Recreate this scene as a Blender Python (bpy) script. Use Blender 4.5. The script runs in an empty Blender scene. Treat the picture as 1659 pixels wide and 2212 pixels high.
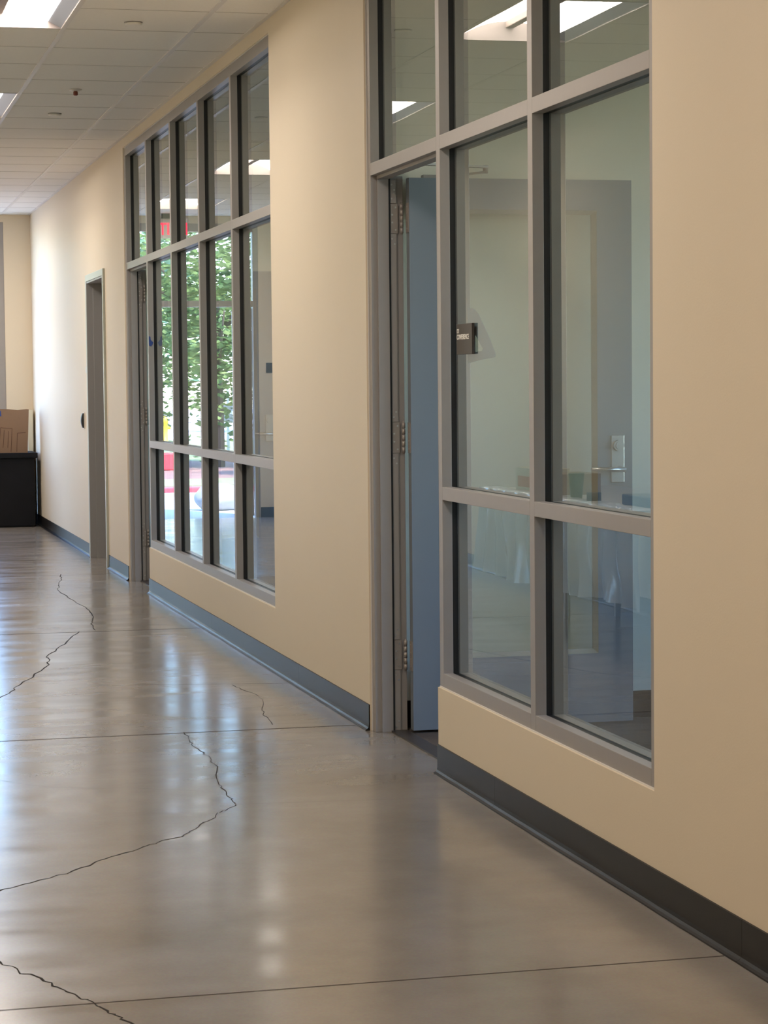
import bpy, bmesh, math, random
from mathutils import Vector, Matrix, noise
random.seed(7)
S = bpy.context.scene
COL = S.collection
PI = math.pi
CEIL = 3.038      # ceiling height
HALL_L = -2.42    # left wall of the corridor
FAR = 22.9        # far wall

# ------------------------------------------------------------------ materials
def mat(name, color, rough=.5, metal=0., var=0., vscale=8., bump=0., bscale=60., spec=.5, coat=0., stretch=None, rvar=0.):
    m = bpy.data.materials.new(name); m.use_nodes = True
    nt = m.node_tree; b = nt.nodes['Principled BSDF']
    b.inputs['Base Color'].default_value = (*color, 1)
    b.inputs['Roughness'].default_value = rough
    b.inputs['Metallic'].default_value = metal
    b.inputs['Specular IOR Level'].default_value = spec
    b.inputs['Coat Weight'].default_value = coat
    tc = nt.nodes.new('ShaderNodeTexCoord'); mp = nt.nodes.new('ShaderNodeMapping')
    nt.links.new(tc.outputs['Object'], mp.inputs[0])
    if stretch: mp.inputs['Scale'].default_value = stretch
    if var:
        n = nt.nodes.new('ShaderNodeTexNoise'); n.inputs['Scale'].default_value = vscale; n.inputs['Detail'].default_value = 5
        nt.links.new(mp.outputs[0], n.inputs['Vector'])
        mx = nt.nodes.new('ShaderNodeMix'); mx.data_type = 'RGBA'
        mx.inputs[6].default_value = (*[c*(1-var) for c in color], 1)
        mx.inputs[7].default_value = (*[min(1, c*(1+var)) for c in color], 1)
        nt.links.new(n.outputs['Fac'], mx.inputs[0]); nt.links.new(mx.outputs[2], b.inputs['Base Color'])
        if rvar:
            mr = nt.nodes.new('ShaderNodeMapRange')
            mr.inputs['From Min'].default_value = .3; mr.inputs['From Max'].default_value = .7
            mr.inputs['To Min'].default_value = rough-rvar; mr.inputs['To Max'].default_value = rough+rvar
            nt.links.new(n.outputs['Fac'], mr.inputs[0]); nt.links.new(mr.outputs[0], b.inputs['Roughness'])
    if bump:
        n = nt.nodes.new('ShaderNodeTexNoise'); n.inputs['Scale'].default_value = bscale; n.inputs['Detail'].default_value = 3
        nt.links.new(mp.outputs[0], n.inputs['Vector'])
        bp = nt.nodes.new('ShaderNodeBump'); bp.inputs['Strength'].default_value = bump; bp.inputs['Distance'].default_value = .002
        nt.links.new(n.outputs['Fac'], bp.inputs['Height']); nt.links.new(bp.outputs[0], b.inputs['Normal'])
    return m

def emis(name, color, strength):
    m = bpy.data.materials.new(name); m.use_nodes = True
    nt = m.node_tree; nt.nodes.clear()
    o = nt.nodes.new('ShaderNodeOutputMaterial'); e = nt.nodes.new('ShaderNodeEmission')
    e.inputs[0].default_value = (*color, 1); e.inputs[1].default_value = strength
    nt.links.new(e.outputs[0], o.inputs[0]); return m

def glass(name, ior, tint):
    # thin architectural pane: clear transmission with a Fresnel mirror on the side the light arrives at
    m = bpy.data.materials.new(name); m.use_nodes = True
    nt = m.node_tree; nt.nodes.clear()
    o = nt.nodes.new('ShaderNodeOutputMaterial'); t = nt.nodes.new('ShaderNodeBsdfTransparent')
    g = nt.nodes.new('ShaderNodeBsdfGlossy'); mx = nt.nodes.new('ShaderNodeMixShader')
    fr = nt.nodes.new('ShaderNodeFresnel'); ge = nt.nodes.new('ShaderNodeNewGeometry')
    inv = nt.nodes.new('ShaderNodeMath'); inv.operation = 'SUBTRACT'; inv.inputs[0].default_value = 1
    ml = nt.nodes.new('ShaderNodeMath'); ml.operation = 'MULTIPLY'
    fr.inputs['IOR'].default_value = ior
    t.inputs[0].default_value = (*tint, 1); g.inputs['Color'].default_value = (.97, .99, .98, 1); g.inputs['Roughness'].default_value = 0.0
    n = nt.nodes.new('ShaderNodeTexNoise'); n.inputs['Scale'].default_value = 1.6; n.inputs['Detail'].default_value = 0
    bp = nt.nodes.new('ShaderNodeBump'); bp.inputs['Strength'].default_value = .25; bp.inputs['Distance'].default_value = .0016
    tc = nt.nodes.new('ShaderNodeTexCoord'); nt.links.new(tc.outputs['Object'], n.inputs['Vector'])
    nt.links.new(n.outputs['Fac'], bp.inputs['Height']); nt.links.new(bp.outputs[0], g.inputs['Normal'])
    nt.links.new(ge.outputs['Backfacing'], inv.inputs[1])
    nt.links.new(fr.outputs[0], ml.inputs[0]); nt.links.new(inv.outputs[0], ml.inputs[1])
    nt.links.new(ml.outputs[0], mx.inputs[0]); nt.links.new(t.outputs[0], mx.inputs[1]); nt.links.new(g.outputs[0], mx.inputs[2])
    nt.links.new(mx.outputs[0], o.inputs[0]); return m

M = {}
M['wall'] = mat('cream_wall_paint', (.77, .668, .515), .55, var=.015, vscale=3, bump=.12, bscale=180)
M['roomwall'] = mat('pale_room_wall_paint', (.78, .75, .63), .6, var=.015, vscale=3, bump=.1, bscale=180)
M['ceil'] = mat('acoustic_tile', (.86, .84, .80), .9, var=.04, vscale=90, bump=.4, bscale=220)
M['tee'] = mat('white_ceiling_tee', (.74, .71, .67), .45)
M['seam'] = mat('tile_seam', (.50, .47, .44), .9)
M['frame'] = mat('anodised_aluminium_frame', (.36, .335, .315), .42, metal=.15, var=.03, vscale=30)
M['gasket'] = mat('black_glazing_gasket', (.008, .008, .009), .45)
M['glass'] = glass('clear_window_glass', 2.0, (.86, .875, .85))
M['doorglass'] = glass('door_lite_glass', 1.45, (.92, .94, .92))
M['base'] = mat('charcoal_rubber_base', (.014, .012, .011), .34, var=.12, vscale=14, spec=.17)
M['door'] = mat('blue_grey_door_paint', (.20, .23, .26), .42, var=.02)
M['bead'] = mat('glazing_bead_paint', (.34, .345, .30), .5)
M['steel'] = mat('brushed_steel', (.55, .54, .52), .3, metal=.9)
M['plate'] = mat('aged_steel_plate', (.36, .32, .29), .42, metal=.35, var=.1, vscale=40)
M['doorframe'] = mat('dark_grey_door_frame_paint', (.32, .315, .31), .45)
M['trim'] = mat('pale_door_trim', (.52, .55, .50), .4)
M['carpet'] = mat('dark_brown_carpet', (.05, .04, .035), .95, var=.5, vscale=40, bump=.8, bscale=300, stretch=(1, .12, 1))
M['roomcarpet'] = mat('brown_room_carpet', (.085, .068, .056), .95, var=.3, vscale=60, bump=.6, bscale=300)
M['strip'] = mat('threshold_strip', (.045, .038, .036), .4)
M['black'] = mat('black_plastic', (.02, .02, .022), .4)
M['bin'] = mat('black_bin_plastic', (.008, .009, .012), .6, var=.35, vscale=6, bump=.1, spec=.2)
M['card'] = mat('brown_cardboard', (.26, .165, .105), .8, var=.12, vscale=7)
M['ink'] = mat('brown_ink', (.10, .045, .03), .8)
M['foam'] = mat('cream_foam_board', (.72, .66, .50), .7)
M['blue'] = mat('blue_painters_tape', (.035, .075, .28), .7)
M['signbrown'] = mat('bronze_sign_plastic', (.050, .042, .036), .45)
M['white'] = mat('white_lettering', (.85, .83, .78), .5)
M['offwhite'] = mat('off_white_enamel', (.68, .65, .60), .4)
M['spine'] = mat('fixture_spine', (.24, .19, .165), .6)
M['pan'] = mat('fixture_pan_enamel', (.26, .225, .21), .6, spec=.2)
M['refl'] = mat('fixture_side_reflector', (.34, .36, .40), .6, spec=.2)
M['lens'] = emis('troffer_lens_glow', (1.0, .90, .81), 8.0)
M['bulb'] = mat('red_sprinkler_bulb', (.22, .06, .04), .3)
M['crack'] = mat('floor_crack', (.02, .016, .013), .9)
M['joint'] = mat('sawn_joint', (.06, .04, .032), .9)
M['decal'] = mat('pale_blue_decal', (.42, .50, .58), .6)
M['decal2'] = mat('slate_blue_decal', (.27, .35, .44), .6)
M['orange'] = mat('orange_label', (.62, .20, .10), .6)
M['kraft'] = mat('kraft_box', (.36, .28, .19), .8, var=.1)
M['green'] = mat('green_cup', (.06, .14, .07), .4)
M['table'] = mat('grey_table_top', (.50, .49, .46), .5)
M['redglow'] = emis('exit_letter_glow', (1.0, .03, .08), 1.1)
M['bag'] = mat('grey_canvas_bag', (.36, .36, .37), .8, var=.15, vscale=9, bump=.6, bscale=20)
M['pole'] = mat('white_painted_post', (.8, .8, .8), .5)
M['conc'] = mat('pale_sidewalk_concrete', (.62, .62, .62), .85, var=.06, vscale=3)
M['curb'] = mat('red_painted_curb', (.55, .045, .06), .7)
M['mulch'] = mat('reddish_bark_mulch', (.24, .13, .11), .95, var=.6, vscale=5)
M['lawn'] = mat('dry_green_lawn', (.24, .27, .12), .95, var=.45, vscale=4)
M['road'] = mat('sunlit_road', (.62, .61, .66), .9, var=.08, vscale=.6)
M['bark'] = mat('tree_bark', (.12, .09, .07), .9, var=.3)
M['redplastic'] = mat('red_barrier_plastic', (.75, .04, .05), .5)
M['yellow'] = mat('yellow_hydrant_paint', (.8, .6, .04), .5)
M['stucco'] = mat('exterior_stucco', (.55, .5, .42), .9)

# polished concrete
def concrete():
    m = bpy.data.materials.new('polished_concrete'); m.use_nodes = True
    nt = m.node_tree; b = nt.nodes['Principled BSDF']
    N = nt.nodes.new; L = nt.links.new
    tc = N('ShaderNodeTexCoord')
    n1 = N('ShaderNodeTexNoise'); n1.inputs['Scale'].default_value = 1.3; n1.inputs['Detail'].default_value = 7; n1.inputs['Roughness'].default_value = .62
    L(tc.outputs['Object'], n1.inputs['Vector'])
    r1 = N('ShaderNodeValToRGB'); r1.color_ramp.elements[0].position = .3; r1.color_ramp.elements[1].position = .72
    r1.color_ramp.elements[0].color = (.225, .199, .170, 1); r1.color_ramp.elements[1].color = (.325, .296, .264, 1)
    L(n1.outputs['Fac'], r1.inputs[0])
    n2 = N('ShaderNodeTexNoise'); n2.inputs['Scale'].default_value = 140; n2.inputs['Detail'].default_value = 2
    L(tc.outputs['Object'], n2.inputs['Vector'])
    mx = N('ShaderNodeMix'); mx.data_type = 'RGBA'; mx.blend_type = 'MULTIPLY'; mx.inputs[0].default_value = .22
    L(r1.outputs[0], mx.inputs[6]); L(n2.outputs['Color'], mx.inputs[7]); L(mx.outputs[2], b.inputs['Base Color'])
    # trowel marks: polish varies in broad bands across the corridor
    mp = N('ShaderNodeMapping'); mp.inputs['Scale'].default_value = (.8, 2.6, 1); L(tc.outputs['Object'], mp.inputs[0])
    n3 = N('ShaderNodeTexNoise'); n3.inputs['Scale'].default_value = 2.2; n3.inputs['Detail'].default_value = 6; L(mp.outputs[0], n3.inputs['Vector'])
    mr = N('ShaderNodeMapRange'); mr.inputs['From Min'].default_value = .3; mr.inputs['From Max'].default_value = .72
    mr.inputs['To Min'].default_value = .14; mr.inputs['To Max'].default_value = .26; L(n3.outputs['Fac'], mr.inputs[0]); L(mr.outputs[0], b.inputs['Roughness'])
    n4 = N('ShaderNodeTexNoise'); n4.inputs['Scale'].default_value = 3.5; n4.inputs['Detail'].default_value = 2; L(mp.outputs[0], n4.inputs['Vector'])
    bp = N('ShaderNodeBump'); bp.inputs['Strength'].default_value = .22; bp.inputs['Distance'].default_value = .0012
    L(n4.outputs['Fac'], bp.inputs['Height']); L(bp.outputs[0], b.inputs['Normal'])
    b.inputs['IOR'].default_value = 1.6
    return m
M['floor'] = concrete()

def plastic_sheet():
    m = bpy.data.materials.new('clear_plastic_sheeting'); m.use_nodes = True
    nt = m.node_tree; nt.nodes.clear(); N = nt.nodes.new; L = nt.links.new
    o = N('ShaderNodeOutputMaterial'); t = N('ShaderNodeBsdfTransparent'); p = N('ShaderNodeBsdfPrincipled'); mx = N('ShaderNodeMixShader')
    p.inputs['Base Color'].default_value = (.72, .76, .78, 1); p.inputs['Roughness'].default_value = .16; p.inputs['Specular IOR Level'].default_value = .9
    mx.inputs[0].default_value = .8
    L(t.outputs[0], mx.inputs[1]); L(p.outputs[0], mx.inputs[2]); L(mx.outputs[0], o.inputs[0]); return m
M['plastic'] = plastic_sheet()

def leafmat(name, c1, c2):
    m = bpy.data.materials.new(name); m.use_nodes = True
    nt = m.node_tree; nt.nodes.clear(); N = nt.nodes.new; L = nt.links.new
    o = N('ShaderNodeOutputMaterial'); d = N('ShaderNodeBsdfDiffuse'); tr = N('ShaderNodeBsdfTranslucent'); mx = N('ShaderNodeMixShader')
    tc = N('ShaderNodeTexCoord'); n = N('ShaderNodeTexNoise'); n.inputs['Scale'].default_value = 2.5
    L(tc.outputs['Object'], n.inputs['Vector'])
    r = N('ShaderNodeValToRGB'); r.color_ramp.elements[0].color = (*c1, 1); r.color_ramp.elements[1].color = (*c2, 1)
    r.color_ramp.elements[0].position = .35; r.color_ramp.elements[1].position = .65
    L(n.outputs['Fac'], r.inputs[0]); L(r.outputs[0], d.inputs[0]); L(r.outputs[0], tr.inputs[0])
    mx.inputs[0].default_value = .45; L(d.outputs[0], mx.inputs[1]); L(tr.outputs[0], mx.inputs[2]); L(mx.outputs[0], o.inputs[0]); return m
M['leafg'] = leafmat('sunlit_green_leaves', (.07, .15, .05), (.40, .52, .20))
M['leafd'] = leafmat('dark_green_leaves', (.05, .065, .025), (.12, .14, .05))
M['leafy'] = leafmat('yellow_green_leaves', (.30, .38, .06), (.70, .62, .08))
M['leafb'] = leafmat('blue_green_leaves', (.08, .18, .12), (.36, .54, .36))

# ------------------------------------------------------------------ mesh helpers
def box(bm, x0, x1, y0, y1, z0, z1, mtx=None):
    v = [bm.verts.new((x, y, z)) for x in (x0, x1) for y in (y0, y1) for z in (z0, z1)]
    for f in ((0, 1, 3, 2), (4, 6, 7, 5), (0, 4, 5, 1), (2, 3, 7, 6), (0, 2, 6, 4), (1, 5, 7, 3)):
        bm.faces.new([v[i] for i in f])
    if mtx is not None: bmesh.ops.transform(bm, matrix=mtx, verts=v)
    return v

def cyl(bm, p0, p1, r, seg=16, r2=None):
    p0, p1 = Vector(p0), Vector(p1); d = p1-p0
    q = d.to_track_quat('Z', 'Y').to_matrix()
    r2 = r if r2 is None else r2
    a = []; b = []
    for i in range(seg):
        t = 2*PI*i/seg; o = Vector((math.cos(t), math.sin(t), 0))
        a.append(bm.verts.new(p0+q@(o*r))); b.append(bm.verts.new(p1+q@(o*r2)))
    for i in range(seg):
        j = (i+1) % seg; f = bm.faces.new((a[i], a[j], b[j], b[i])); f.smooth = True
    bm.faces.new(a[::-1]); bm.faces.new(b)

def lathe(bm, prof, c=(0, 0, 0), seg=28):
    rings = []
    for r, z in prof:
        rings.append([bm.verts.new((c[0]+r*math.cos(2*PI*i/seg), c[1]+r*math.sin(2*PI*i/seg), c[2]+z)) for i in range(seg)])
    for a, b in zip(rings, rings[1:]):
        for i in range(seg):
            j = (i+1) % seg; f = bm.faces.new((a[i], a[j], b[j], b[i])); f.smooth = True
    bm.faces.new(rings[0][::-1]); bm.faces.new(rings[-1])

def obj(name, bm, m, parent=None, bevel=0., recalc=True):
    me = bpy.data.meshes.new(name)
    if recalc: bmesh.ops.recalc_face_normals(bm, faces=bm.faces)
    bm.to_mesh(me); bm.free()
    for mm in (m if isinstance(m, (list, tuple)) else [m]): me.materials.append(mm)
    o = bpy.data.objects.new(name, me); COL.objects.link(o)
    if parent is not None:
        o.parent = parent
        o.matrix_parent_inverse = Matrix.Translation(parent.location).inverted() if parent.type == 'EMPTY' else Matrix()
    if bevel:
        b = o.modifiers.new('Bevel', 'BEVEL'); b.width = bevel; b.segments = 2; b.limit_method = 'ANGLE'
    return o

def boxes(name, lst, m, parent=None, bevel=0.):
    bm = bmesh.new()
    for a in lst: box(bm, *a)
    return obj(name, bm, m, parent, bevel)

def tag(o, label=None, cat=None, group=None, kind=None):
    if label: o['label'] = label
    if cat: o['category'] = cat
    if group: o['group'] = group
    if kind: o['kind'] = kind
    return o

def thing(name, loc, label=None, cat=None, group=None, kind=None):
    e = bpy.data.objects.new(name, None); COL.objects.link(e); e.location = loc; e.empty_display_size = .1
    return tag(e, label, cat, group, kind)

def struct(o, label=None, cat=None): return tag(o, label, cat, None, 'structure')

def copy_tree(o, off, parent=None):
    c = o.copy(); COL.objects.link(c)
    if parent is None: c.location = o.location+off
    else: c.parent = parent; c.matrix_parent_inverse = o.matrix_parent_inverse.copy()
    for ch in list(o.children): copy_tree(ch, off, c)
    return c

def text_mesh(name, s, size, xscale, m, parent, mtx, depth=.0012):
    cu = bpy.data.curves.new(name, 'FONT'); cu.body = s; cu.size = size; cu.extrude = depth; cu.offset = size*.02
    cu.resolution_u = 3
    t = bpy.data.objects.new(name+'_src', cu); COL.objects.link(t)
    dg = bpy.context.evaluated_depsgraph_get(); dg.update()
    me = bpy.data.meshes.new_from_object(t.evaluated_get(dg))
    bpy.data.objects.remove(t, do_unlink=True)
    me.name = name
    me.transform(mtx @ Matrix.Diagonal((xscale, 1, 1, 1)))
    me.materials.clear(); me.materials.append(m)
    o = bpy.data.objects.new(name, me); COL.objects.link(o)
    if parent is not None:
        o.parent = parent
        if parent.type == 'EMPTY': o.matrix_parent_inverse = Matrix.Translation(parent.location).inverted()
    return o

# ------------------------------------------------------------------ shell
WT = .125   # wall thickness
struct(boxes('floor', [(HALL_L-.1, WT, -3.2, FAR+.02, -.15, 0)], M['floor']), 'polished grey-brown concrete corridor floor with cracks and sawn joints', 'floor')
rt = [  # right wall, built round its openings
    (0, WT, -3.1, 5.485, 0, 3.2),
    (0, WT, 5.485, 7.600, 0, .300),
    (0, WT, 5.485, 8.615, 2.972, 3.2),
    (0, WT, 8.615, 10.515, 0, 3.2),
    (0, WT, 10.515, 14.750, 0, .300),
    (0, WT, 10.515, 15.770, 2.972, 3.2),
    (0, WT, 15.770, 16.950, 0, 3.2),
    (0, WT, 16.950, 17.990, 2.165, 3.2),
    (0, WT, 17.990, FAR, 0, 3.2)]
struct(boxes('wall_right', rt, M['wall']), 'long cream painted corridor wall with two aluminium window units', 'wall')
struct(boxes('wall_left', [(HALL_L-.12, HALL_L, -3.1, FAR, 0, 3.2)], M['wall']))
struct(boxes('wall_near', [(HALL_L, 0, -3.2, -3.05, 0, 3.2)], M['wall']))
struct(boxes('wall_far', [(-.262, .4, FAR, FAR+.15, 0, 3.2), (HALL_L-.12, -2.172, FAR, FAR+.15, 0, 3.2),
                          (-2.172, -.262, FAR, FAR+.15, 2.965, 3.2)], M['wall']), 'cream end wall of the corridor beside the entrance', 'wall')

# ceiling with openings for the fixtures
FX0, FX1 = -1.503, -.893
fix_y = [(-1.2+3.66*i-.0, -1.2+3.66*i+1.22) for i in range(7)]
fix_y = [(9.78-3.66*k, 11.0-3.66*k) for k in (3, 2, 1, 0, -1, -2, -3)]
cb = [(HALL_L-.1, FX0, -3.2, FAR+.15, CEIL, CEIL+.02), (FX1, 0, -3.2, FAR+.15, CEIL, CEIL+.02)]
py = -3.2
for a, b in fix_y:
    cb.append((FX0, FX1, py, a, CEIL, CEIL+.02)); py = b
cb.append((FX0, FX1, py, FAR+.15, CEIL, CEIL+.02))
ceil = struct(boxes('ceiling', cb, M['ceil']), 'suspended acoustic tile ceiling', 'ceiling')
struct(boxes('ceiling_deck', [(HALL_L-.12, 5.2, -3.2, FAR+.15, 3.2, 4.3)], M['stucco']))
tees = []
for x in (-.284, FX1+.001, FX0-.001, -2.113):
    tees.append((x-.012, x+.012, -3.05, FAR, CEIL-.004, CEIL+.001))
tees.append((-.022, -.0005, -3.05, FAR, CEIL-.004, CEIL+.001)); tees.append((HALL_L+.0005, HALL_L+.022, -3.05, FAR, CEIL-.004, CEIL+.001))
struct(boxes('trim_1', tees, M['tee']), 'white metal ceiling grid tees running along the corridor', 'ceiling grid')
sm = []
for k in range(-20, 22):
    y = 9.78+.61*k
    if y < -3 or y > FAR-.05: continue
    w = .004 if k % 3 == 2 else .0022
    for x0, x1 in ((-.272, -.024), (-.881, -.296), (FX0+.012, FX1-.012), (-2.1, FX0-.014), (HALL_L+.023, -2.126)):
        if x0 == FX0+.012 and any(a-.01 < y < b+.01 for a, b in fix_y): continue
        sm.append((x0, x1, y-w, y+w, CEIL-.0012, CEIL+.0005))
struct(boxes('trim_2', sm, M['seam']), 'thin dark seams between ceiling tiles', 'ceiling seam')

# ------------------------------------------------------------------ troffers
def troffer(y0, y1):
    e = thing('ceiling_light', (-1.198, (y0+y1)/2, CEIL))
    x0, x1 = FX0+.004, FX1-.004
    b = bmesh.new()   # housing: end plates + outer pan
    box(b, x0, x1, y0, y0+.012, CEIL-.002, CEIL+.13); box(b, x0, x1, y1-.012, y1, CEIL-.002, CEIL+.13)
    box(b, x0, x1, y0, y1, CEIL+.125, CEIL+.13)
    box(b, x0, x0+.008, y0, y1, CEIL-.002, CEIL+.13); box(b, x1-.008, x1, y0, y1, CEIL-.002, CEIL+.13)
    obj('housing', b, M['pan'], e)
    for s in (-1, 1):   # sloped side reflectors
        b = bmesh.new(); xa = -1.198+s*.296; xb = -1.198+s*.232
        v = [b.verts.new(p) for p in ((xa, y0+.012, CEIL), (xa, y1-.012, CEIL), (xb, y1-.012, CEIL+.032), (xb, y0+.012, CEIL+.032))]
        b.faces.new(v); obj('side_reflector', b, M['refl'], e)
    for s in (-1, 1):   # two vaulted lens halves
        b = bmesh.new(); n = 8; rows = []
        for i in range(n+1):
            t = i/n; x = -1.198+s*(.232-t*.210); z = CEIL+.030+.062*math.sin(t*PI/2)
            rows.append([b.verts.new((x, y0+.012, z)), b.verts.new((x, y1-.012, z))])
        for p, q in zip(rows, rows[1:]):
            f = b.faces.new((p[0], p[1], q[1], q[0])); f.smooth = True
        obj('lens', b, M['lens'], e)
    b = bmesh.new(); box(b, -1.220, -1.176, y0+.012, y1-.012, CEIL+.060, CEIL+.098)
    obj('spine', b, M['spine'], e, .004)
    return e
t_lab = {0: 'recessed ceiling light at the top left corner of the view, largest of the lit ones',
         -1: 'second recessed ceiling light down the corridor, cut by the left edge of the view',
         -2: 'third recessed ceiling light down the corridor, mirrored in the far window unit',
         -3: 'last recessed ceiling light, just before the end wall',
         1: 'recessed ceiling light above the nearer window unit, mirrored in its top panes',
         2: 'recessed ceiling light nearly over the viewer, behind the nearer window unit',
         3: 'recessed ceiling light at the near end of the corridor, behind the viewer'}
for k, (y0, y1) in zip((3, 2, 1, 0, -1, -2, -3), fix_y):
    tag(troffer(y0, y1), t_lab[k], 'ceiling light', 'recessed two by four ceiling lights')

# ceiling discs
def disc(x, y, lab):
    e = thing('ceiling_speaker', (x, y, CEIL), lab, 'speaker', 'small round ceiling discs')
    b = bmesh.new(); lathe(b, [(.043, 0), (.043, -.002), (.039, -.004), (.036, -.004)], (x, y, CEIL)); obj('rim', b, M['doorframe'], e)
    b = bmesh.new(); lathe(b, [(.041, -.0045), (.041, -.010), (.034, -.014), (.012, -.016)], (x, y, CEIL)); obj('cap', b, M['white'], e)
disc(-.593, 10.749, 'small white round ceiling disc with open rim, nearest of the discs')
disc(-.596, 14.401, 'small flat white ceiling disc beyond the red sprinkler')
disc(-.62, 19.5, 'small white ceiling disc at the left edge of view far down the corridor')
e = thing('fire_sprinkler', (-.595, 13.22, CEIL), 'small ceiling sprinkler head with a red-brown bulb', 'sprinkler')
b = bmesh.new(); lathe(b, [(.036, 0), (.036, -.004), (.016, -.011)], (-.595, 13.22, CEIL)); obj('escutcheon', b, M['offwhite'], e)
b = bmesh.new(); lathe(b, [(.010, -.010), (.013, -.018), (.013, -.032), (.008, -.036)], (-.595, 13.22, CEIL)); obj('bulb', b, M['bulb'], e)

# ------------------------------------------------------------------ cove base
def cove(name, segs, side=1, x=0.):
    b = bmesh.new()
    prof = [(0, .1016), (-.0045, .1005), (-.005, .022), (-.007, .013), (-.012, .007), (-.019, .004), (-.0195, .0005)]
    for y0, y1 in segs:
        n = max(2, int((y1-y0)/.12)); prev = None
        for i in range(n+1):
            y = y0+(y1-y0)*i/n
            j = .0035*(noise.noise(Vector((y*1.7, 3.1, 0))))+.002*noise.noise(Vector((y*6, 1, 0)))
            ring = [b.verts.new((x+side*(px+(j*min(1, k/4) if k > 2 else 0)), y, pz)) for k, (px, pz) in enumerate(prof)]
            if prev:
                for p, q, r, s in zip(prev, prev[1:], ring[1:], ring):
                    b.faces.new((p, q, r, s))
            else: first = ring
            prev = ring
        for rg in (first, prev):
            b.faces.new(rg+[b.verts.new((x, rg[0].co.y, .0005))])
    return obj(name, b, M['base'])
struct(cove('baseboard_right', [(-3.0, 4.9), (4.901, 6.905), (6.906, 7.600), (8.618, 9.97), (9.971, 12.3), (12.301, 14.752), (15.775, 16.888), (18.045, 19.6), (19.601, FAR)]), 'charcoal rubber cove base along the cream wall', 'baseboard')
struct(cove('baseboard_left', [(-3.0, FAR)], -1, HALL_L), None)
struct(boxes('baseboard_far', [(-.262, -.0, FAR-.006, FAR, 0, .1016), (HALL_L, -2.172, FAR-.006, FAR, 0, .1016)], M['base']))

# ------------------------------------------------------------------ storefront units
XF, X1, X2, XB = .010, .045, .069, .114     # frame depth: front tube, gasket zone, rear tube
ZS0, ZS1, ZR0, ZR1, ZT0, ZT1, ZH0, ZH1 = .302, .351, .948, .993, 2.140, 2.187, 2.914, 2.969
MW = .046
def member(parent, name, y0, y1, z0, z1):
    o = boxes(name, [(XF, X1, y0, y1, z0, z1), (X2, XB, y0, y1, z0, z1)], M['frame'], parent, .0012)
    return o
def unit(idx, yl, mulls, yr, label):
    """yl: left masonry edge (far), mulls: left edges of mullions from the door on, yr: right masonry edge."""
    cy = (yl+yr)/2
    e = thing('window_%d' % idx, (.06, cy, 0), label, 'window', kind='structure')
    jl0 = yl-.048; jr1 = yr+.048
    gl = []
    # jambs
    member(e, 'jamb', jl0, yl-.002, ZT0, ZH1); member(e, 'jamb', yr+.002, jr1, ZS0, ZH1)
    # head, transom, rail, sill as bay pieces between mullions
    edges = [yl-.048]+[m for m in mulls]      # left inner edges of each bay (descending y)
    bays = []
    left = jl0
    for m in mulls:
        bays.append((m, left)); left = m-MW
    bays.append((jr1, left))
    for i, (a, b_) in enumerate(bays):
        member(e, 'head', a, b_, ZH0, ZH1); member(e, 'transom', a, b_, ZT0, ZT1)
        gl.append((X1, X2, a+.0, b_, ZH0+.002, ZH1)); gl.append((X1, X2, a, b_, ZT0+(.002 if i else .0), ZT1-.002))
        panes = [(ZT1-.01, ZH0+.01)]
        if i:
            member(e, 'rail', a, b_, ZR0, ZR1); member(e, 'sill', a, b_, ZS0, ZS1)
            gl.append((X1, X2, a, b_, ZR0+.002, ZR1-.002)); gl.append((X1, X2, a, b_, ZS0, ZS1-.002))
            panes += [(ZR1-.01, ZT0+.01), (ZS1-.01, ZR0+.01)]
        for z0, z1 in panes:
            boxes('glass_pane', [(.0545, .0605, a-.008, b_+.008, z0, z1)], M['glass'], e)
    for k, m in enumerate(mulls):
        z0 = 0 if k == 0 else ZS0
        member(e, 'mullion', m-MW, m, z0 if k else ZS0, ZH1)
        gl.append((X1, X2, m-MW+.001, m-.001, ZS0, ZH1))
    gl.append((X1, X2, jl0+.001, yl-.003, ZT1, ZH1)); gl.append((X1, X2, yr+.003, jr1-.001, ZS0, ZH1))
    boxes('gasket', gl, M['gasket'], e)
    # door bay frame: solid jambs with stop, down to the floor
    m0 = mulls[0]
    boxes('door_jamb', [(XF, XB, jl0, yl-.002, 0, ZT0), (XB, .1385, jl0+.006, yl-.004, 0, ZT0), (.034, .078, jl0-.013, jl0, 0, ZT0-.013)], M['frame'], e, .001)
    boxes('door_jamb', [(XF, XB, 7.602-7.606+m0, m0+.002, 0, ZT0), (.034, .078, m0+.002, m0+.014, 0, ZT0-.013)], M['frame'], e, .001)
    boxes('door_head', [(X1, X2, m0+.002, jl0, ZT0-.001, ZT0+.01), (.034, .078, m0+.002, jl0, ZT0-.013, ZT0-.0)], M['frame'], e, .001)
    boxes('weatherstrip', [(.0785, .0855, jl0-.009, jl0, 0, ZT0-.01), (.0785, .0855, m0+.014, jl0-.009, ZT0-.010, ZT0-.001)], M['gasket'], e)  # black strips stand in for the shaded gap behind the stop
    return e
mull1 = [7.606, 6.565]
mull2 = [14.755, 13.714, 12.673, 11.632]
unit(1, 8.615, mull1, 5.485, 'nearer grey aluminium window and door unit with seven panes')
unit(2, 15.770, mull2, 10.515, 'farther grey aluminium window and door unit with thirteen panes')
# sealant bead round the openings
def sealant(idx, yl, yr, ylow):
    t = .004
    struct(boxes('trim_%d' % idx, [(.006, .012, yl-t, yl, 0, 2.972), (.006, .012, yr, yr+t, .300, 2.972), (.006, .012, yr, yl, 2.968, 2.972), (.006, .012, yr, ylow, .300, .304)], M['tee']), 'thin pale sealant line around the window unit', 'sealant')
sealant(3, 8.615, 5.485, 7.6); sealant(4, 15.77, 10.515, 14.75)

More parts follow.
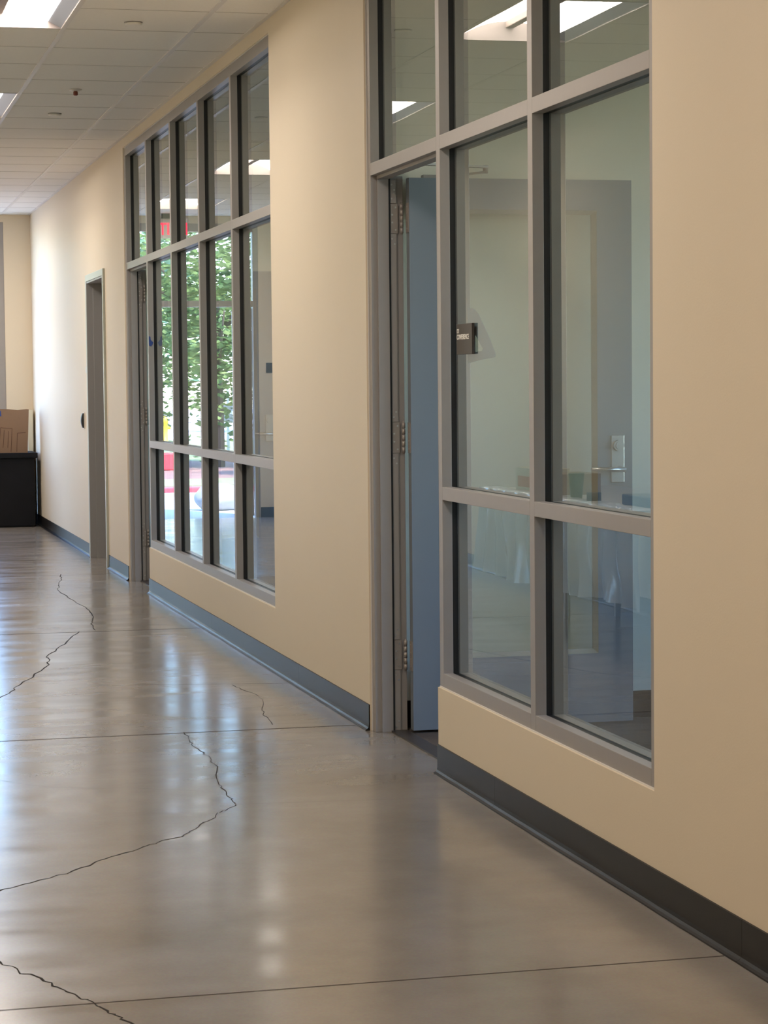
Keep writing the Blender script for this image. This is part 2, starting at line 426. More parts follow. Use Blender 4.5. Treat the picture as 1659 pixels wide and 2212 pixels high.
# ------------------------------------------------------------------ glazed room door (open at a right angle)
def glazed_door(label):
    e = thing('door_1', (.142, 8.53, 0), label, 'door', kind='structure')
    x0, x1, ya, yb = .142, 1.036, 8.490, 8.534
    lx0, lx1, lz0, lz1 = .276, .893, .284, 2.010
    z0, z1 = .012, 2.128
    boxes('door_leaf', [(x0, lx0, ya, yb, z0, z1), (lx1, x1, ya, yb, z0, z1), (lx0, lx1, ya, yb, z0, lz0), (lx0, lx1, ya, yb, lz1, z1)], M['door'], e)
    b = bmesh.new()   # bevelled glass stop round the lite
    w = .016
    o_ = [(lx0, lz0), (lx1, lz0), (lx1, lz1), (lx0, lz1)]; i_ = [(lx0+w, lz0+w), (lx1-w, lz0+w), (lx1-w, lz1-w), (lx0+w, lz1-w)]
    for y_o, y_i in ((ya-.001, ya+.016), (yb+.001, yb-.016)):
        vo = [b.verts.new((x, y_o, z)) for x, z in o_]; vi = [b.verts.new((x, y_i, z)) for x, z in i_]
        vj = [b.verts.new((x, (ya+yb)/2, z)) for x, z in i_]
        for k in range(4):
            q = (k+1) % 4; b.faces.new((vo[k], vo[q], vi[q], vi[k])); b.faces.new((vi[k], vi[q], vj[q], vj[k]))
    obj('glazing_bead', b, M['bead'], e)
    boxes('door_glass', [(lx0+.006, lx1-.006, 8.509, 8.515, lz0+.006, lz1-.006)], M['doorglass'], e)
    # lock plate, cylinder, lever
    pl = boxes('lock_plate', [(.947, 1.002, ya-.006, ya, .952, 1.138)], M['steel'], e, .004)
    b = bmesh.new(); cyl(b, (.975, ya-.006, 1.097), (.975, ya-.020, 1.097), .021, 24); cyl(b, (.975, ya-.020, 1.097), (.975, ya-.024, 1.097), .014, 20)
    obj('lock_cylinder', b, M['steel'], pl)
    b = bmesh.new(); cyl(b, (.980, ya-.004, 1.004), (.980, ya-.052, 1.004), .011, 16); cyl(b, (.990, ya-.052, 1.004), (.850, ya-.052, 1.008), .0105, 14, .008)
    obj('lever_handle', b, M['steel'], pl)
    # hinges and filler strips on the frame
    for z0h, z1h in ((1.921, 2.034), (1.080, 1.198), (.241, .356)):
        h = boxes('hinge', [(.086, .116, 8.5630, 8.5668, z0h, z1h), (.139, .142, 8.493, 8.531, z0h, z1h)], M['plate'], e, .0006)
        b = bmesh.new(); n = 5
        for i in range(n):
            za = z0h+(z1h-z0h)*i/n+.0008; zb = z0h+(z1h-z0h)*(i+1)/n-.0008
            cyl(b, (.1275, 8.549, za), (.1275, 8.549, zb), .0068, 14)
        cyl(b, (.1275, 8.549, z0h-.005), (.1275, 8.549, z1h+.005), .0045, 10)
        obj('knuckle', b, M['plate'], h)
        b = bmesh.new()
        for i, zf in enumerate((.12, .37, .63, .88)):
            zz = z0h+(z1h-z0h)*zf; xx = .094 if i in (1, 2) else .107
            cyl(b, (xx, 8.5632, zz), (xx, 8.5618, zz), .0036, 10)
        for zf in (.14, .4, .62, .88):
            zz = z0h+(z1h-z0h)*zf; cyl(b, (.1392, 8.512, zz), (.1380, 8.512, zz), .0036, 10)
        obj('screw', b, M['steel'], h)
    for z0f, z1f in ((2.036, 2.125), (1.200, 1.919), (.358, 1.078), (.002, .239)):
        f = boxes('filler_strip', [(.086, .109, 8.5625, 8.5668, z0f, z1f)], M['frame'], e, .0006)
        b = bmesh.new()
        for xx, zz in ((.092, z0f+.018), (.102, z0f+.038), (.102, z1f-.038), (.092, z1f-.018)):
            cyl(b, (xx, 8.5627, zz), (xx, 8.5612, zz), .0036, 10)
        obj('screw', b, M['steel'], f)
    # closer arm on the door top
    b = bmesh.new()
    def bar(p, q, w, h):
        p, q = Vector(p), Vector(q); d = q-p
        mt = Matrix.Translation(p) @ d.to_track_quat('X', 'Z').to_matrix().to_4x4()
        box(b, 0, d.length, -w/2, w/2, -h/2, h/2, mt)
    bar((.116, 8.40, 2.172), (.448, 8.47, 2.170), .022, .008)
    bar((.446, 8.47, 2.152), (.30, 8.50, 2.134), .022, .008)
    cyl(b, (.440, 8.47, 2.146), (.440, 8.47, 2.176), .010, 14)
    box(b, .20, .36, 8.492, 8.53, 2.128, 2.140)
    obj('closer_arm', b, M['plate'], e)
    return e
d1 = glazed_door('open blue-grey glazed door with a lever handle, seen through the nearer window unit')
d2 = copy_tree(d1, Vector((0, 7.155, 0)))
d2.name = 'door_2'; d2['label'] = 'open glazed door of the farther room, hinge side just visible beside the farther window unit'
for d, dy in ((1, 0), (2, 7.155)):
    struct(boxes('threshold_%d' % d, [(.070, .135, 7.622+dy-.0, 8.562+dy, 0, .006)], M['strip']), 'dark threshold strip in the open doorway', 'threshold')
for c in list(COL.objects):
    if c.name.startswith('threshold_'): c.name = 'trim_%d' % (4+int(c.name[-1]))

# ------------------------------------------------------------------ rooms behind the units
def room(tagn, y0, y1, floor_m):
    wy0, wy1 = y0+.8, y1-.9
    w = [(WT, 4.6, y1, y1+.1, 0, 3.2), (WT, 4.6, y0-.1, y0, 0, 3.2), (4.6, 4.7, y0-.1, wy0, 0, 3.2), (4.6, 4.7, wy1, y1+.1, 0, 3.2),
         (4.6, 4.7, wy0, wy1, 0, .85), (4.6, 4.7, wy0, wy1, 2.75, 3.2)]
    k = 4 if tagn == 'near' else 5
    we = thing('window_%d' % k, (4.65, (wy0+wy1)/2, .85), 'outside window of the room behind the %s unit' % ('nearer' if k == 4 else 'farther'), 'window', kind='structure')
    boxes('window_frame', [(4.62, 4.68, wy0, wy0+.05, .85, 2.75), (4.62, 4.68, wy1-.05, wy1, .85, 2.75), (4.62, 4.68, wy0+.05, wy1-.05, .85, .9), (4.62, 4.68, wy0+.05, wy1-.05, 2.7, 2.75), (4.62, 4.68, (wy0+wy1)/2-.025, (wy0+wy1)/2+.025, .9, 2.7)], M['frame'], we)
    boxes('glass_pane', [(4.645, 4.651, wy0+.04, wy1-.04, .89, 2.71)], M['doorglass'], we)
    q = bpy.data.lights.new('window_portal', 'AREA'); q.shape = 'RECTANGLE'; q.size = wy1-wy0; q.size_y = 1.9; q.cycles.is_portal = True
    qo = bpy.data.objects.new('window_portal', q); COL.objects.link(qo); qo.location = (4.72, (wy0+wy1)/2, 1.8); qo.rotation_euler = Vector((-1, 0, 0)).to_track_quat('-Z', 'Z').to_euler()
    struct(boxes('wall_room_%s' % tagn, w, M['roomwall']))
    struct(boxes('ceiling_room_%s' % tagn, [(WT, 4.6, y0, y1, CEIL, CEIL+.1)], M['ceil']))
    struct(boxes('floor_room_%s' % tagn, [(WT, 4.7, y0-.1, y1+.1, -.15, .001)], floor_m))
    struct(boxes('baseboard_room_%s' % tagn, [(WT, 4.6, y1-.006, y1, .001, .108), (4.594, 4.6, y0, y1-.006, .001, .108)], M['base']))
room('near', 3.2, 8.640, M['roomcarpet'])
room('far', 10.1, 15.795, M['roomcarpet'])

# ------------------------------------------------------------------ recessed grey door further along
e = thing('door_3', (0, 17.47, 0), 'closed dark grey door in a recessed metal frame past the farther window unit', 'door', kind='structure')
ya, yb, zt = 16.950, 17.990, 2.165
b = bmesh.new()
box(b, -.016, 0, ya-.052, ya, 0, zt+.045); box(b, -.016, 0, yb, yb+.05, 0, zt+.045)
obj('face_trim', b, M['trim'], e, .002)
b = bmesh.new(); box(b, -.016, 0, ya, yb, zt-.005, zt+.045); obj('head_trim', b, M['trim'], e, .002)
b = bmesh.new()
box(b, -.014, .122, yb-.012, yb, 0, zt-.005); box(b, .036, .122, yb-.028, yb-.012, 0, zt-.02)
box(b, -.014, .122, ya, ya+.012, 0, zt-.005); box(b, .036, .122, ya+.012, ya+.028, 0, zt-.02)
box(b, -.012, .122, ya+.012, yb-.012, zt-.02, zt-.005)
obj('door_frame', b, M['doorframe'], e, .001)
boxes('door_leaf', [(.128, .172, ya-.02, yb+.02, .005, zt+.01)], M['doorframe'], e)

# card reader and small sign plate next to it
e = thing('card_reader', (0, 18.39, 1.07), 'black curved card reader on the wall beside the grey door', 'card reader')
b = bmesh.new()
n = 10; rows = []
for i in range(n+1):
    t = i/n; z = 1.015+.115*t; d = .016+.012*math.sin(PI*t)
    rows.append([b.verts.new(p) for p in ((-.004, 18.36, z), (-d, 18.366, z), (-d, 18.418, z), (-.004, 18.424, z))])
for p, q in zip(rows, rows[1:]):
    for k in range(3): b.faces.new((p[k], p[k+1], q[k+1], q[k]))
b.faces.new(rows[0]); b.faces.new(rows[-1][::-1])
obj('reader_body', b, M['black'], e)
boxes('back_plate', [(-.006, 0, 18.350, 18.434, 1.008, 1.137)], M['offwhite'], e, .001)
tag(boxes('room_sign', [(-.006, 0, 18.10, 18.20, 1.45, 1.50)], M['offwhite'], None, .001), 'small pale plate on the wall above the card reader', 'sign')

# ------------------------------------------------------------------ conference sign on the sidelite
e = thing('conference_sign', (.05, 7.39, 1.445), 'dark bronze room sign reading CONFERENCE on the sidelite of the nearer unit', 'sign')
boxes('sign_plate', [(.044, .0535, 7.297, 7.485, 1.443, 1.545)], M['signbrown'], e, .0008)
# text frame: local x -> -Y (reads left to right from the corridor), local y -> Z, normal -> -X
R_ = Matrix(((0, 0, -1, 0), (-1, 0, 0, 0), (0, 1, 0, 0), (0, 0, 0, 1)))
text_mesh('lettering', 'CONFERENCE', .0235, .98, M['white'], e, Matrix.Translation((.0436, 7.480, 1.4935)) @ R_, .0004)
text_mesh('room_number', '121', .0195, 1.0, M['white'], e, Matrix.Translation((.0436, 7.480, 1.515)) @ R_, .0004)
# flat blue-grey shape added on the pane beside the sign
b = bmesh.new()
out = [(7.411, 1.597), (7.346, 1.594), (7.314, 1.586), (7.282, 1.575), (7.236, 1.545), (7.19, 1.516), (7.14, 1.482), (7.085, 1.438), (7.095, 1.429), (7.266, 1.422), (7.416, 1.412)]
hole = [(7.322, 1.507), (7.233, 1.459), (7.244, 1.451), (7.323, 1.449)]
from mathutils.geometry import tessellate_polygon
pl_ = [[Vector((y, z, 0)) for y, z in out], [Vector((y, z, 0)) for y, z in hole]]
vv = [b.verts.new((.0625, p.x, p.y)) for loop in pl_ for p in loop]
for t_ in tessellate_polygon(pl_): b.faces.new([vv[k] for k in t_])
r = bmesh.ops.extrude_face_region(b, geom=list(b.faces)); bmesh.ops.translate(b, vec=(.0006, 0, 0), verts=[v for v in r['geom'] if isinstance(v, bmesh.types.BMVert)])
tag(obj('window_decal', b, M['decal2']), 'pale blue-grey rounded triangular decal added on the glass behind the conference sign', 'decal')

# blue tape on the far door mullion
b = bmesh.new()
pts = [(.012, 1.665), (.022, 1.660), (.024, 1.640), (.040, 1.625), (.036, 1.612), (.026, 1.598), (.012, 1.604)]
v = [b.verts.new((x, 14.7075, z)) for x, z in pts]; f = b.faces.new(v)
r = bmesh.ops.extrude_face_region(b, geom=[f]); bmesh.ops.translate(b, vec=(0, -.0006, 0), verts=[q for q in r['geom'] if isinstance(q, bmesh.types.BMVert)])
tag(obj('tape_piece', b, M['blue']), 'torn scrap of blue painter tape on the first mullion of the farther unit', 'tape')

# ------------------------------------------------------------------ floor cracks and joints (on the slab)
floor = bpy.data.objects['floor']
def ribbon(name, pts, w, m, jit=.0, sub=4, z=.0006):
    P = []
    for a, c in zip(pts, pts[1:]):
        for k in range(sub):
            t = k/sub; P.append((a[0]+(c[0]-a[0])*t, a[1]+(c[1]-a[1])*t))
    P.append(pts[-1])
    Q = [(x+random.uniform(-jit, jit), y+random.uniform(-jit, jit)*2) for x, y in P]
    b = bmesh.new(); prev = None
    for i, (x, y) in enumerate(Q):
        x2, y2 = Q[min(i+1, len(Q)-1)]; x1, y1 = Q[max(i-1, 0)]
        d = Vector((x2-x1, y2-y1)); d = d.normalized() if d.length else Vector((1, 0)); n = Vector((-d.y, d.x))*w/2*(random.uniform(.5, 1.3) if jit else 1)
        cur = (b.verts.new((x+n.x, y+n.y, z)), b.verts.new((x-n.x, y-n.y, z)))
        if prev: b.faces.new((prev[0], cur[0], cur[1], prev[1]))
        prev = cur
    for f in b.faces:
        f.normal_update()
        if f.normal.z < 0: f.normal_flip()
    return obj(name, b, m, floor, recalc=False)
A = [(-.778, 7.225), (-.815, 7.144), (-.862, 7.084), (-.911, 6.971), (-.972, 6.858), (-1.027, 6.748), (-1.115, 6.681), (-1.153, 6.628), (-1.253, 6.528), (-1.323, 6.442), (-1.411, 6.327), (-1.518, 6.229), (-1.598, 6.164), (-1.75, 6.05), (-2.0, 5.95), (-2.4, 5.8)]
B = [(-.707, 8.778), (-.712, 8.575), (-.728, 8.44), (-.712, 8.289), (-.714, 8.257), (-.708, 8.168), (-.719, 7.962), (-.767, 7.642), (-.776, 7.497), (-.773, 7.353), (-.782, 7.269), (-.778, 7.225)]
Cc = [(-.401, 16.52), (-.429, 16.117), (-.493, 15.67), (-.549, 15.209), (-.527, 14.417), (-.504, 13.969), (-.506, 13.584), (-.553, 13.18), (-.59, 12.926), (-.602, 12.624)]
D = [(-.691, 12.604), (-.786, 12.228), (-.891, 11.793), (-.984, 11.488), (-.982, 11.346), (-1.004, 11.138), (-1.121, 10.68), (-1.22, 10.354), (-1.268, 10.16), (-1.32, 10.005), (-1.6, 9.6)]
E_ = [(-.283, 10.117), (-.265, 9.98), (-.23, 9.778), (-.246, 9.555), (-.291, 9.35), (-.319, 9.15), (-.33, 8.9)]
F = [(-2.1, 5.75), (-1.85, 5.55), (-1.669, 5.384), (-1.63, 5.272), (-1.593, 5.21), (-1.569, 5.14), (-1.531, 5.052), (-1.5, 4.964), (-1.471, 4.875), (-1.452, 4.825), (-1.40, 4.66), (-1.3, 4.4)]
G = [(-1.7, 8.05), (-1.479, 7.897), (-1.409, 7.8), (-1.338, 7.722), (-1.191, 7.65), (-1.041, 7.604), (-.84, 7.489)]
for pts, w, j in ((A, .0050, .006), (B, .0036, .007), (Cc, .006, .008), (D, .0065, .008), (E_, .003, .006), (F, .0050, .006)):
    ribbon('crack', pts, w, M['crack'], j)
ribbon('crack', G, .0014, M['crack'], .003)
for y0, y1, w in ((8.775, 8.775, .008), (4.955, 4.97, .004), (12.6, 12.56, .008), (16.4, 16.4, .006), (20.2, 20.2, .006), (1.1, 1.1, .005)):
    ribbon('sawn_joint', [(HALL_L+.02, y0), (-.02, y1)], w, M['joint'], 0, 2, .0008)
ribbon('sawn_joint', [(-.78, 7.22), (-.02, 7.13)], .0016, M['joint'], 0, 2, .0005)
ribbon('sawn_joint', [(-.80, 10.28), (-.02, 10.10)], .003, M['joint'], 0, 2, .0005)

# ------------------------------------------------------------------ bin with cardboard at the end
e = thing('trash_bin', (-.45, 22.45, 0), 'large black plastic bin against the end wall holding flattened cardboard', 'bin')
b = bmesh.new()
for a in ((-.90, -.062, 22.17, 22.19), (-.90, -.062, 22.64, 22.66), (-.90, -.88, 22.19, 22.64), (-.082, -.062, 22.19, 22.64)):
    box(b, *a, .012, .665)
box(b, -.88, -.082, 22.19, 22.64, .03, .05)
obj('bin_body', b, M['bin'], e, .004)
boxes('rim', [(-.93, -.035, 22.14, 22.19, .665, .715), (-.93, -.035, 22.64, 22.69, .665, .715), (-.93, -.88, 22.19, 22.64, .665, .715), (-.085, -.035, 22.19, 22.64, .665, .715)], M['bin'], e, .006)
boxes('foot_rail', [(-.86, -.10, 22.18, 22.24, 0, .03), (-.86, -.10, 22.58, 22.64, 0, .03)], M['bin'], e)
# cardboard: leaning sheet with fold lines and blue tape
def sheet(pts, y, th, lean, m, name):
    b = bmesh.new(); v = [b.verts.new((x, y+lean*z, z)) for x, z in pts]; f = b.faces.new(v)
    r = bmesh.ops.extrude_face_region(b, geom=[f]); bmesh.ops.translate(b, vec=(0, th, 0), verts=[q for q in r['geom'] if isinstance(q, bmesh.types.BMVert)])
    return b
b = sheet([(-.62, .055), (-.115, .055), (-.108, .75), (-.092, 1.128), (-.115, 1.130), (-.2, 1.122), (-.30, 1.133), (-.60, 1.14)], 22.34, .008, .02, M['card'], 'x')
c = obj('cardboard_sheet', b, M['card']); tag(c, 'brown cardboard sheet standing in the black bin', 'cardboard')
def fold(x0, z0, x1, z1, w=.004):
    d = Vector((x1-x0, z1-z0)); n = Vector((-d.y, d.x)).normalized()*w/2
    b = bmesh.new(); y = 22.3385
    b.faces.new([b.verts.new((x, y+.02*z, z)) for x, z in ((x0+n.x, z0+n.y), (x1+n.x, z1+n.y), (x1-n.x, z1-n.y), (x0-n.x, z0-n.y))])
    obj('printed_line', b, M['ink'], c)
for a in ((-.365, .955, -.255, .945), (-.365, .955, -.385, .72), (-.255, .945, -.27, .72), (-.33, .93, -.345, .76), (-.29, .92, -.30, .76), (-.205, .90, -.125, .905), (-.205, .90, -.215, .72)):
    fold(*a)
b = sheet([(-.42, 1.06), (-.355, 1.065), (-.36, 1.115), (-.39, 1.137), (-.42, 1.137)], 22.3375, .0006, .02, M['blue'], 'x')
obj('tape', b, M['blue'], c)
b = bmesh.new(); v = box(b, -.072, -.022, 22.70, 22.88, .004, 1.118)
for q in v:
    if q.co.z < .5: q.co.x -= .006
tag(obj('foam_board', b, M['foam']), 'cream board wedged between the black bin and the wall', 'board')

# ------------------------------------------------------------------ left side: table with boxes under plastic (seen mirrored in the glass)
e = thing('folding_table', (-1.95, 11.2, 0), 'long grey table against the left wall, mirrored in the nearer window', 'table')
boxes('table_top', [(-2.30, -1.50, 9.75, 12.55, .715, .745)], M['table'], e, .004)
for x in (-2.25, -1.95):
    for y in (9.9, 12.4):
        boxes('leg', [(x-.015, x+.015, y-.015, y+.015, 0, .715)], M['plate'], e)
def carton(name, x0, x1, y0, y1, z0, z1, m, lab):
    o = boxes(name, [(x0, x1, y0, y1, z0, z1)], m, None, .003); tag(o, lab, 'box'); return o
c = carton('carton', -1.82, -1.63, 11.95, 12.32, .746, .872, M['foam'], 'white carton with an orange label on the plastic covered table')
b = bmesh.new(); yy = 11.949
b.faces.new([b.verts.new((x, yy, z)) for x, z in ((-1.79, .765), (-1.65, .765), (-1.65, .83), (-1.73, .83), (-1.745, .80), (-1.76, .83), (-1.79, .83))])
box(b, -1.6305, -1.629, 12.0, 12.28, .765, .825)
obj('label', b, M['orange'], c)
carton('carton', -1.86, -1.62, 11.55, 11.85, .746, .858, M['kraft'], 'small brown kraft carton beside the white carton')
b = bmesh.new(); lathe(b, [(.030, 0), (.042, .13), (.042, .132)], (-1.60, 11.18, .746)); tag(obj('drinking_cup', b, M['green']), 'dark green cup on the plastic covered table', 'cup')
b = bmesh.new(); lathe(b, [(.036, 0), (.036, .048), (.018, .048)], (-1.58, 10.85, .746)); tag(obj('tape_roll', b, M['black']), 'black roll of tape on the plastic covered table', 'tape')
tag(boxes('tool_case', [(-1.80, -1.62, 10.15, 10.55, .746, .80)], M['black'], None, .006), 'flat black case on the near part of the table', 'case')
tag(boxes('storage_bin', [(-2.30, -1.72, 8.6, 9.5, .0, .36)], M['decal'], None, .01), 'low blue-grey storage box on the floor past the near end of the table', 'box')
b = bmesh.new()   # plastic sheet draped over the front edge
ny, nz = 150, 16; grid = []
for i in range(ny+1):
    y = 9.95+2.65*i/ny; row = []
    for k in range(nz+1):
        t = k/nz
        amp = .005+.032*t
        w_ = amp*(math.sin(y*31+2*noise.noise(Vector((y*3, t, 0))))*.5+noise.noise(Vector((y*9, t*1.5, 4)))*1.4)
        hem = .28+.05*noise.noise(Vector((y*1.3, 0, 9)))
        z = .752+(hem-.752)*t; x = -1.492+w_
        row.append(b.verts.new((x, y, z)))
    row.insert(0, b.verts.new((-1.60, y, .7535+.004*noise.noise(Vector((y*8, 1, 1))))))
    grid.append(row)
for r0, r1 in zip(grid, grid[1:]):
    for k in range(len(r0)-1):
        f = b.faces.new((r0[k], r1[k], r1[k+1], r0[k+1])); f.smooth = True
tag(obj('plastic_sheet', b, M['plastic']), 'clear wrinkled plastic sheeting hanging over the table edge', 'sheeting')

# ------------------------------------------------------------------ far entrance
e = thing('window_3', (-1.2, FAR+.05, 0), 'grey aluminium entrance frame with a high glass transom at the end of the corridor', 'window', kind='structure')
XA, XB_ = -.262, -2.172
fr = [(XA-.085, XA, FAR+.01, FAR+.11, 0, 2.965), (XB_, XB_+.05, FAR+.01, FAR+.11, 0, 2.965)]
boxes('jamb', [fr[0]], M['frame'], e, .001); boxes('jamb', [fr[1]], M['frame'], e, .001)
boxes('head', [(XB_+.05, XA-.085, FAR+.01, FAR+.11, 2.885, 2.965)], M['frame'], e, .001)
boxes('transom', [(XB_+.05, XA-.085, FAR+.01, FAR+.11, 2.131, 2.191)], M['frame'], e, .001)
boxes('glass_pane', [(XB_+.05, XA-.085, FAR+.055, FAR+.061, 2.185, 2.890)], M['glass'], e)
def leaf(name, x, s, lab):
    d = thing(name, (x, FAR+.11, 0), lab, 'door', kind='structure')
    y0, y1 = FAR+.115, FAR+1.0
    b = bmesh.new()
    for a in ((y0, y0+.06, .01, 2.12), (y1-.06, y1, .01, 2.12), (y0+.06, y1-.06, 2.05, 2.12), (y0+.06, y1-.06, .01, .12)):
        box(b, x-.022, x+.022, *a)
    obj('leaf_frame', b, M['frame'], d, .001)
    boxes('door_glass', [(x-.003, x+.003, y0+.055, y1-.055, .115, 2.055)], M['doorglass'], d)
    boxes('push_bar', [(x-s*.022-.02, x-s*.022+.02, y0+.08, y1-.1, 1.03, 1.07)], M['steel'], d, .004)
leaf('door_4', -2.10, -1, 'glass entrance door standing open on the left of the far entrance')
leaf('door_5', -.372, 1, 'glass entrance door standing open on the right of the far entrance')
# exit sign
e = thing('exit_sign', (-1.24, 22.6, 2.8), 'white EXIT sign with red letters hanging over the far entrance', 'sign')
boxes('sign_body', [(-1.41, -1.07, 22.585, 22.625, 2.795, 2.99)], M['offwhite'], e, .004)
boxes('mount', [(-1.33, -1.15, 22.57, 22.64, 2.99, CEIL-.001)], M['black'], e)
T = Matrix.Translation((-1.305, 22.584, 2.832)) @ Matrix(((1, 0, 0, 0), (0, 0, 1, 0), (0, 1, 0, 0), (0, 0, 0, 1)))
T = Matrix.Translation((-1.412, 22.5835, 2.832)) @ Matrix.Rotation(PI/2, 4, 'X')
text_mesh('exit_letters', 'EXIT', .165, .86, M['redglow'], e, T, .0008)
# dark room sign on the far wall left of the entrance
tag(boxes('room_sign', [(-2.33, -2.235, FAR-.008, FAR, 1.465, 1.564)], M['signbrown'], None, .001), 'small dark square sign on the end wall left of the entrance', 'sign')

# ------------------------------------------------------------------ outside
G_ = [('ground_walkway', 22.92, 28.9, -.02, M['conc']), ('ground_mulch_bed', 29.25, 41, -.03, M['mulch']), ('ground_lawn', 41, 58, -.04, M['lawn']), ('ground_road', 58, 130, -.06, M['road'])]
for nm, y0, y1, z, m in G_:
    struct(boxes(nm, [(-40, 40, y0, y1, z-.3, z)], m))
struct(boxes('ground_lawn_strip', [(-40, 40, 31, 33.2, -.1, -.024)], M['lawn']))
tag(boxes('curb', [(-40, 40, 28.9, 29.25, -.25, .03)], M['curb']), 'red painted curb outside the far entrance', 'curb', kind='structure')
b = bmesh.new(); bmesh.ops.create_icosphere(b, subdivisions=4, radius=1)
for v in b.verts:
    n = noise.noise(v.co*1.6); k = 1+.12*n
    v.co = Vector((v.co.x*.30*k, v.co.y*.24*k, max(-.98, v.co.z)*.16*k))
    v.co.z = max(v.co.z, -.13); v.co += Vector((-2.06, 24.75, .112))
for f in b.faces: f.smooth = True
tag(obj('sand_bag', b, M['bag']), 'grey rounded sandbag on the walkway outside the far entrance', 'bag')
tag(boxes('parking_barrier', [(-3.55, -2.9, 36.8, 37.05, -.03, .25)], M['redplastic'], None, .02), 'low red plastic barrier standing in the mulch bed', 'barrier')
e = thing('fire_hydrant', (-5.6, 53, -.04), 'yellow fire hydrant on the lawn beyond the mulch', 'hydrant')
b = bmesh.new(); lathe(b, [(.13, 0), (.13, .05), (.09, .06), (.09, .50), (.11, .52), (.09, .62), (.03, .68)], (-5.6, 53, -.04)); obj('barrel', b, M['yellow'], e)
b = bmesh.new(); cyl(b, (-5.76, 53, .36), (-5.44, 53, .36), .045); obj('nozzle', b, M['yellow'], e)
e = thing('sign_post', (-5.54, 44, -.04), 'white post with a grey box mounted low on it, out on the lawn', 'post')
b = bmesh.new(); cyl(b, (-5.54, 44, -.05), (-5.54, 44, 2.65), .035); obj('post', b, M['pole'], e)
pb = boxes('mounted_box', [(-5.68, -5.42, 43.88, 43.96, .62, .98)], M['doorframe'], e, .01)
boxes('stripe', [(-5.75, -5.40, 43.87, 43.88, .78, .84)], M['pole'], pb)

def tree(name, x, y, h, cr, z0, n, m, lab, seed, lean=0, size=.16, ry=None):
    rnd = random.Random(seed)
    e = thing(name, (x, y, -.04), lab, 'tree')
    b = bmesh.new(); cyl(b, (x, y, -.05), (x+lean, y, h*.55), .02*h+.03, 10, .012*h)
    for k in range(6):
        a = rnd.uniform(0, 2*PI); zz = h*rnd.uniform(.3, .5)
        cyl(b, (x+lean*.6, y, zz), (x+lean+math.cos(a)*cr*.7, y+math.sin(a)*cr*.7, zz+cr*rnd.uniform(.3, .7)), .05, 7, .015)
    obj('trunk', b, M['bark'], e)
    b = bmesh.new(); cz = (z0+h)/2; rz = (h-z0)/2
    cl = []
    for k in range(46):
        while True:
            p = Vector((rnd.uniform(-1, 1), rnd.uniform(-1, 1), rnd.uniform(-1, 1)))
            if .25 < p.length < 1: break
        cl.append(Vector((p.x*cr*.85, p.y*cr*.85, p.z*rz*.88)))
    for i in range(n):
        c_ = cl[rnd.randrange(len(cl))]; s_ = cr*.26
        p = c_+Vector((rnd.gauss(0, s_), rnd.gauss(0, s_), rnd.gauss(0, s_*.8)))
        q = Matrix.Rotation(rnd.uniform(0, 2*PI), 3, 'Z') @ Matrix.Rotation(rnd.uniform(-1.2, 1.2), 3, 'X')
        s = size*rnd.uniform(.6, 1.3)
        vv = [b.verts.new(Vector((x+lean, y, cz))+p+q@Vector(o)*s) for o in ((-.5, 0, 0), (0, -.28, .02), (.55, 0, 0), (0, .28, .02))]
        b.faces.new(vv)
    obj('foliage', b, m, e, recalc=False)
tree('shade_tree', -4.3, 38, 4.9, 2.2, .9, 9500, M['leafg'], 'tall bright green tree straight out from the far entrance', 1)
tree('shade_tree', -3.0, 47, 5.6, 2.6, 1.0, 8500, M['leafb'], 'blue-green leafy tree further back to the right of the post', 2, size=.2)
tree('shrub_tree', -5.0, 34, 3.0, .75, .35, 6000, M['leafd'], 'dark low bushy tree with hanging branches near the mulch', 3, size=.1)
tree('flowering_tree', -7.0, 41.5, 4.6, 1.2, 1.0, 8000, M['leafy'], 'yellow-green tree beside the white post', 4)
tree('shade_tree', -13, 66, 6.5, 3.2, .8, 10000, M['leafg'], 'broad green tree far left beyond the lawn', 5, size=.22)
tree('shade_tree', 8.5, 60, 6.5, 3.0, .8, 9000, M['leafb'], 'broad blue-green tree far right beyond the lawn', 6, size=.22)

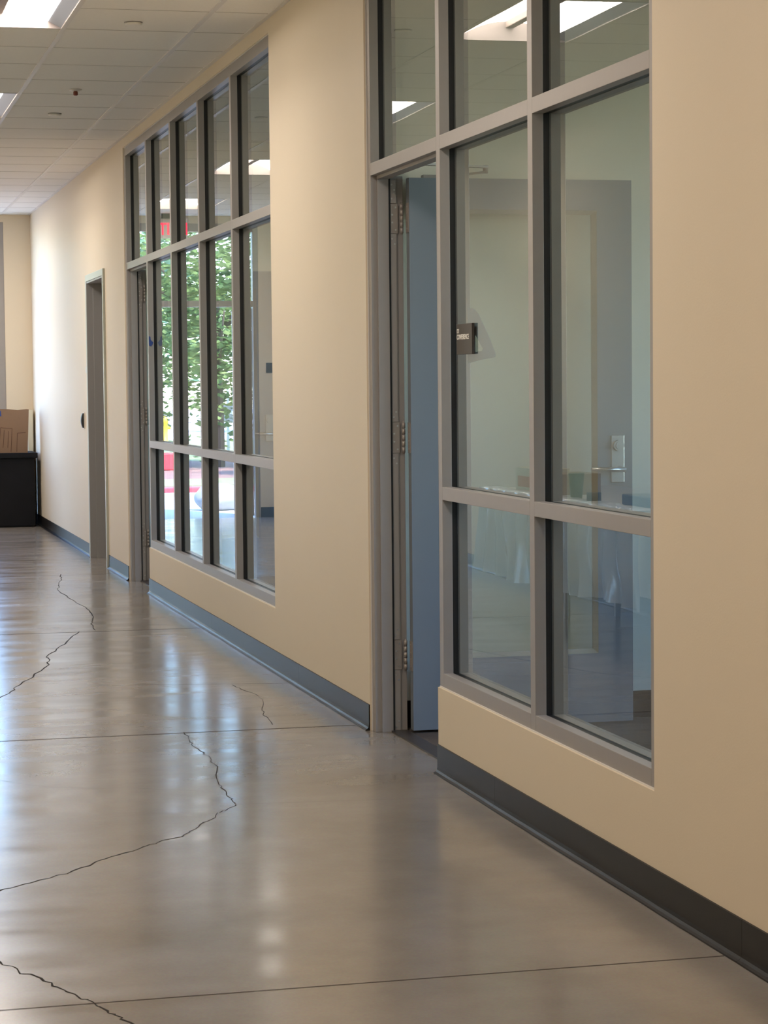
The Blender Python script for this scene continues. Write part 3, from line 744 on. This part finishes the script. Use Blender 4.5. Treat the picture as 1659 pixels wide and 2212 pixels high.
# ------------------------------------------------------------------ light
w = bpy.data.worlds.new('World'); S.world = w; w.use_nodes = True
nt = w.node_tree; bg = nt.nodes['Background']
sky = nt.nodes.new('ShaderNodeTexSky'); sky.sky_type = 'NISHITA'; sky.sun_disc = False
sky.sun_elevation = math.radians(58); sky.sun_rotation = math.radians(200); sky.air_density = 1.0; sky.dust_density = .3; sky.ozone_density = 2.0
tint = nt.nodes.new('ShaderNodeMix'); tint.data_type = 'RGBA'; tint.blend_type = 'MULTIPLY'; tint.inputs[0].default_value = 1
tint.inputs[7].default_value = (.84, .96, 1.17, 1)
nt.links.new(sky.outputs[0], tint.inputs[6]); nt.links.new(tint.outputs[2], bg.inputs[0]); bg.inputs[1].default_value = .66
sl = bpy.data.lights.new('sun', 'SUN'); sl.energy = 7; sl.angle = math.radians(.6); sl.color = (1, .95, .88)
so = bpy.data.objects.new('sun', sl); COL.objects.link(so)
so.rotation_euler = Vector((.25, .52, -.85)).normalized().to_track_quat('-Z', 'Y').to_euler()
so.location = (0, 30, 20)
pl = bpy.data.lights.new('entrance_portal', 'AREA'); pl.shape = 'RECTANGLE'; pl.size = 1.8; pl.size_y = 2.85; pl.cycles.is_portal = True
po = bpy.data.objects.new('entrance_portal', pl); COL.objects.link(po); po.location = (-1.217, FAR+.16, 1.43); po.rotation_euler = (-PI/2, 0, 0)

# ------------------------------------------------------------------ camera
cam = bpy.data.cameras.new('camera'); co = bpy.data.objects.new('camera', cam); COL.objects.link(co)
cam.sensor_fit = 'HORIZONTAL'; cam.sensor_width = 36; cam.lens = 4951.89/1659*36
cam.clip_start = .05; cam.clip_end = 300
yaw, pitch, roll = .240511125, .0562535031, -.00963482102
f = Vector((math.sin(yaw)*math.cos(pitch), math.cos(yaw)*math.cos(pitch), -math.sin(pitch)))
r = Vector((math.cos(yaw), -math.sin(yaw), 0)); u = r.cross(f)
r2 = math.cos(roll)*r+math.sin(roll)*u; u2 = -math.sin(roll)*r+math.cos(roll)*u
co.matrix_world = Matrix(((r2.x, u2.x, -f.x, -2.05), (r2.y, u2.y, -f.y, 0), (r2.z, u2.z, -f.z, 1.35), (0, 0, 0, 1)))
S.camera = co

S.view_settings.view_transform = 'Standard'; S.view_settings.look = 'None'
S.view_settings.exposure = 1.56; S.view_settings.gamma = 1; S.view_settings.use_curve_mapping = False
cy = S.cycles
cy.max_bounces = 8; cy.diffuse_bounces = 5; cy.glossy_bounces = 5; cy.transparent_max_bounces = 16; cy.transmission_bounces = 4
cy.caustics_reflective = False; cy.caustics_refractive = False; cy.sample_clamp_indirect = 6; cy.use_denoising = True
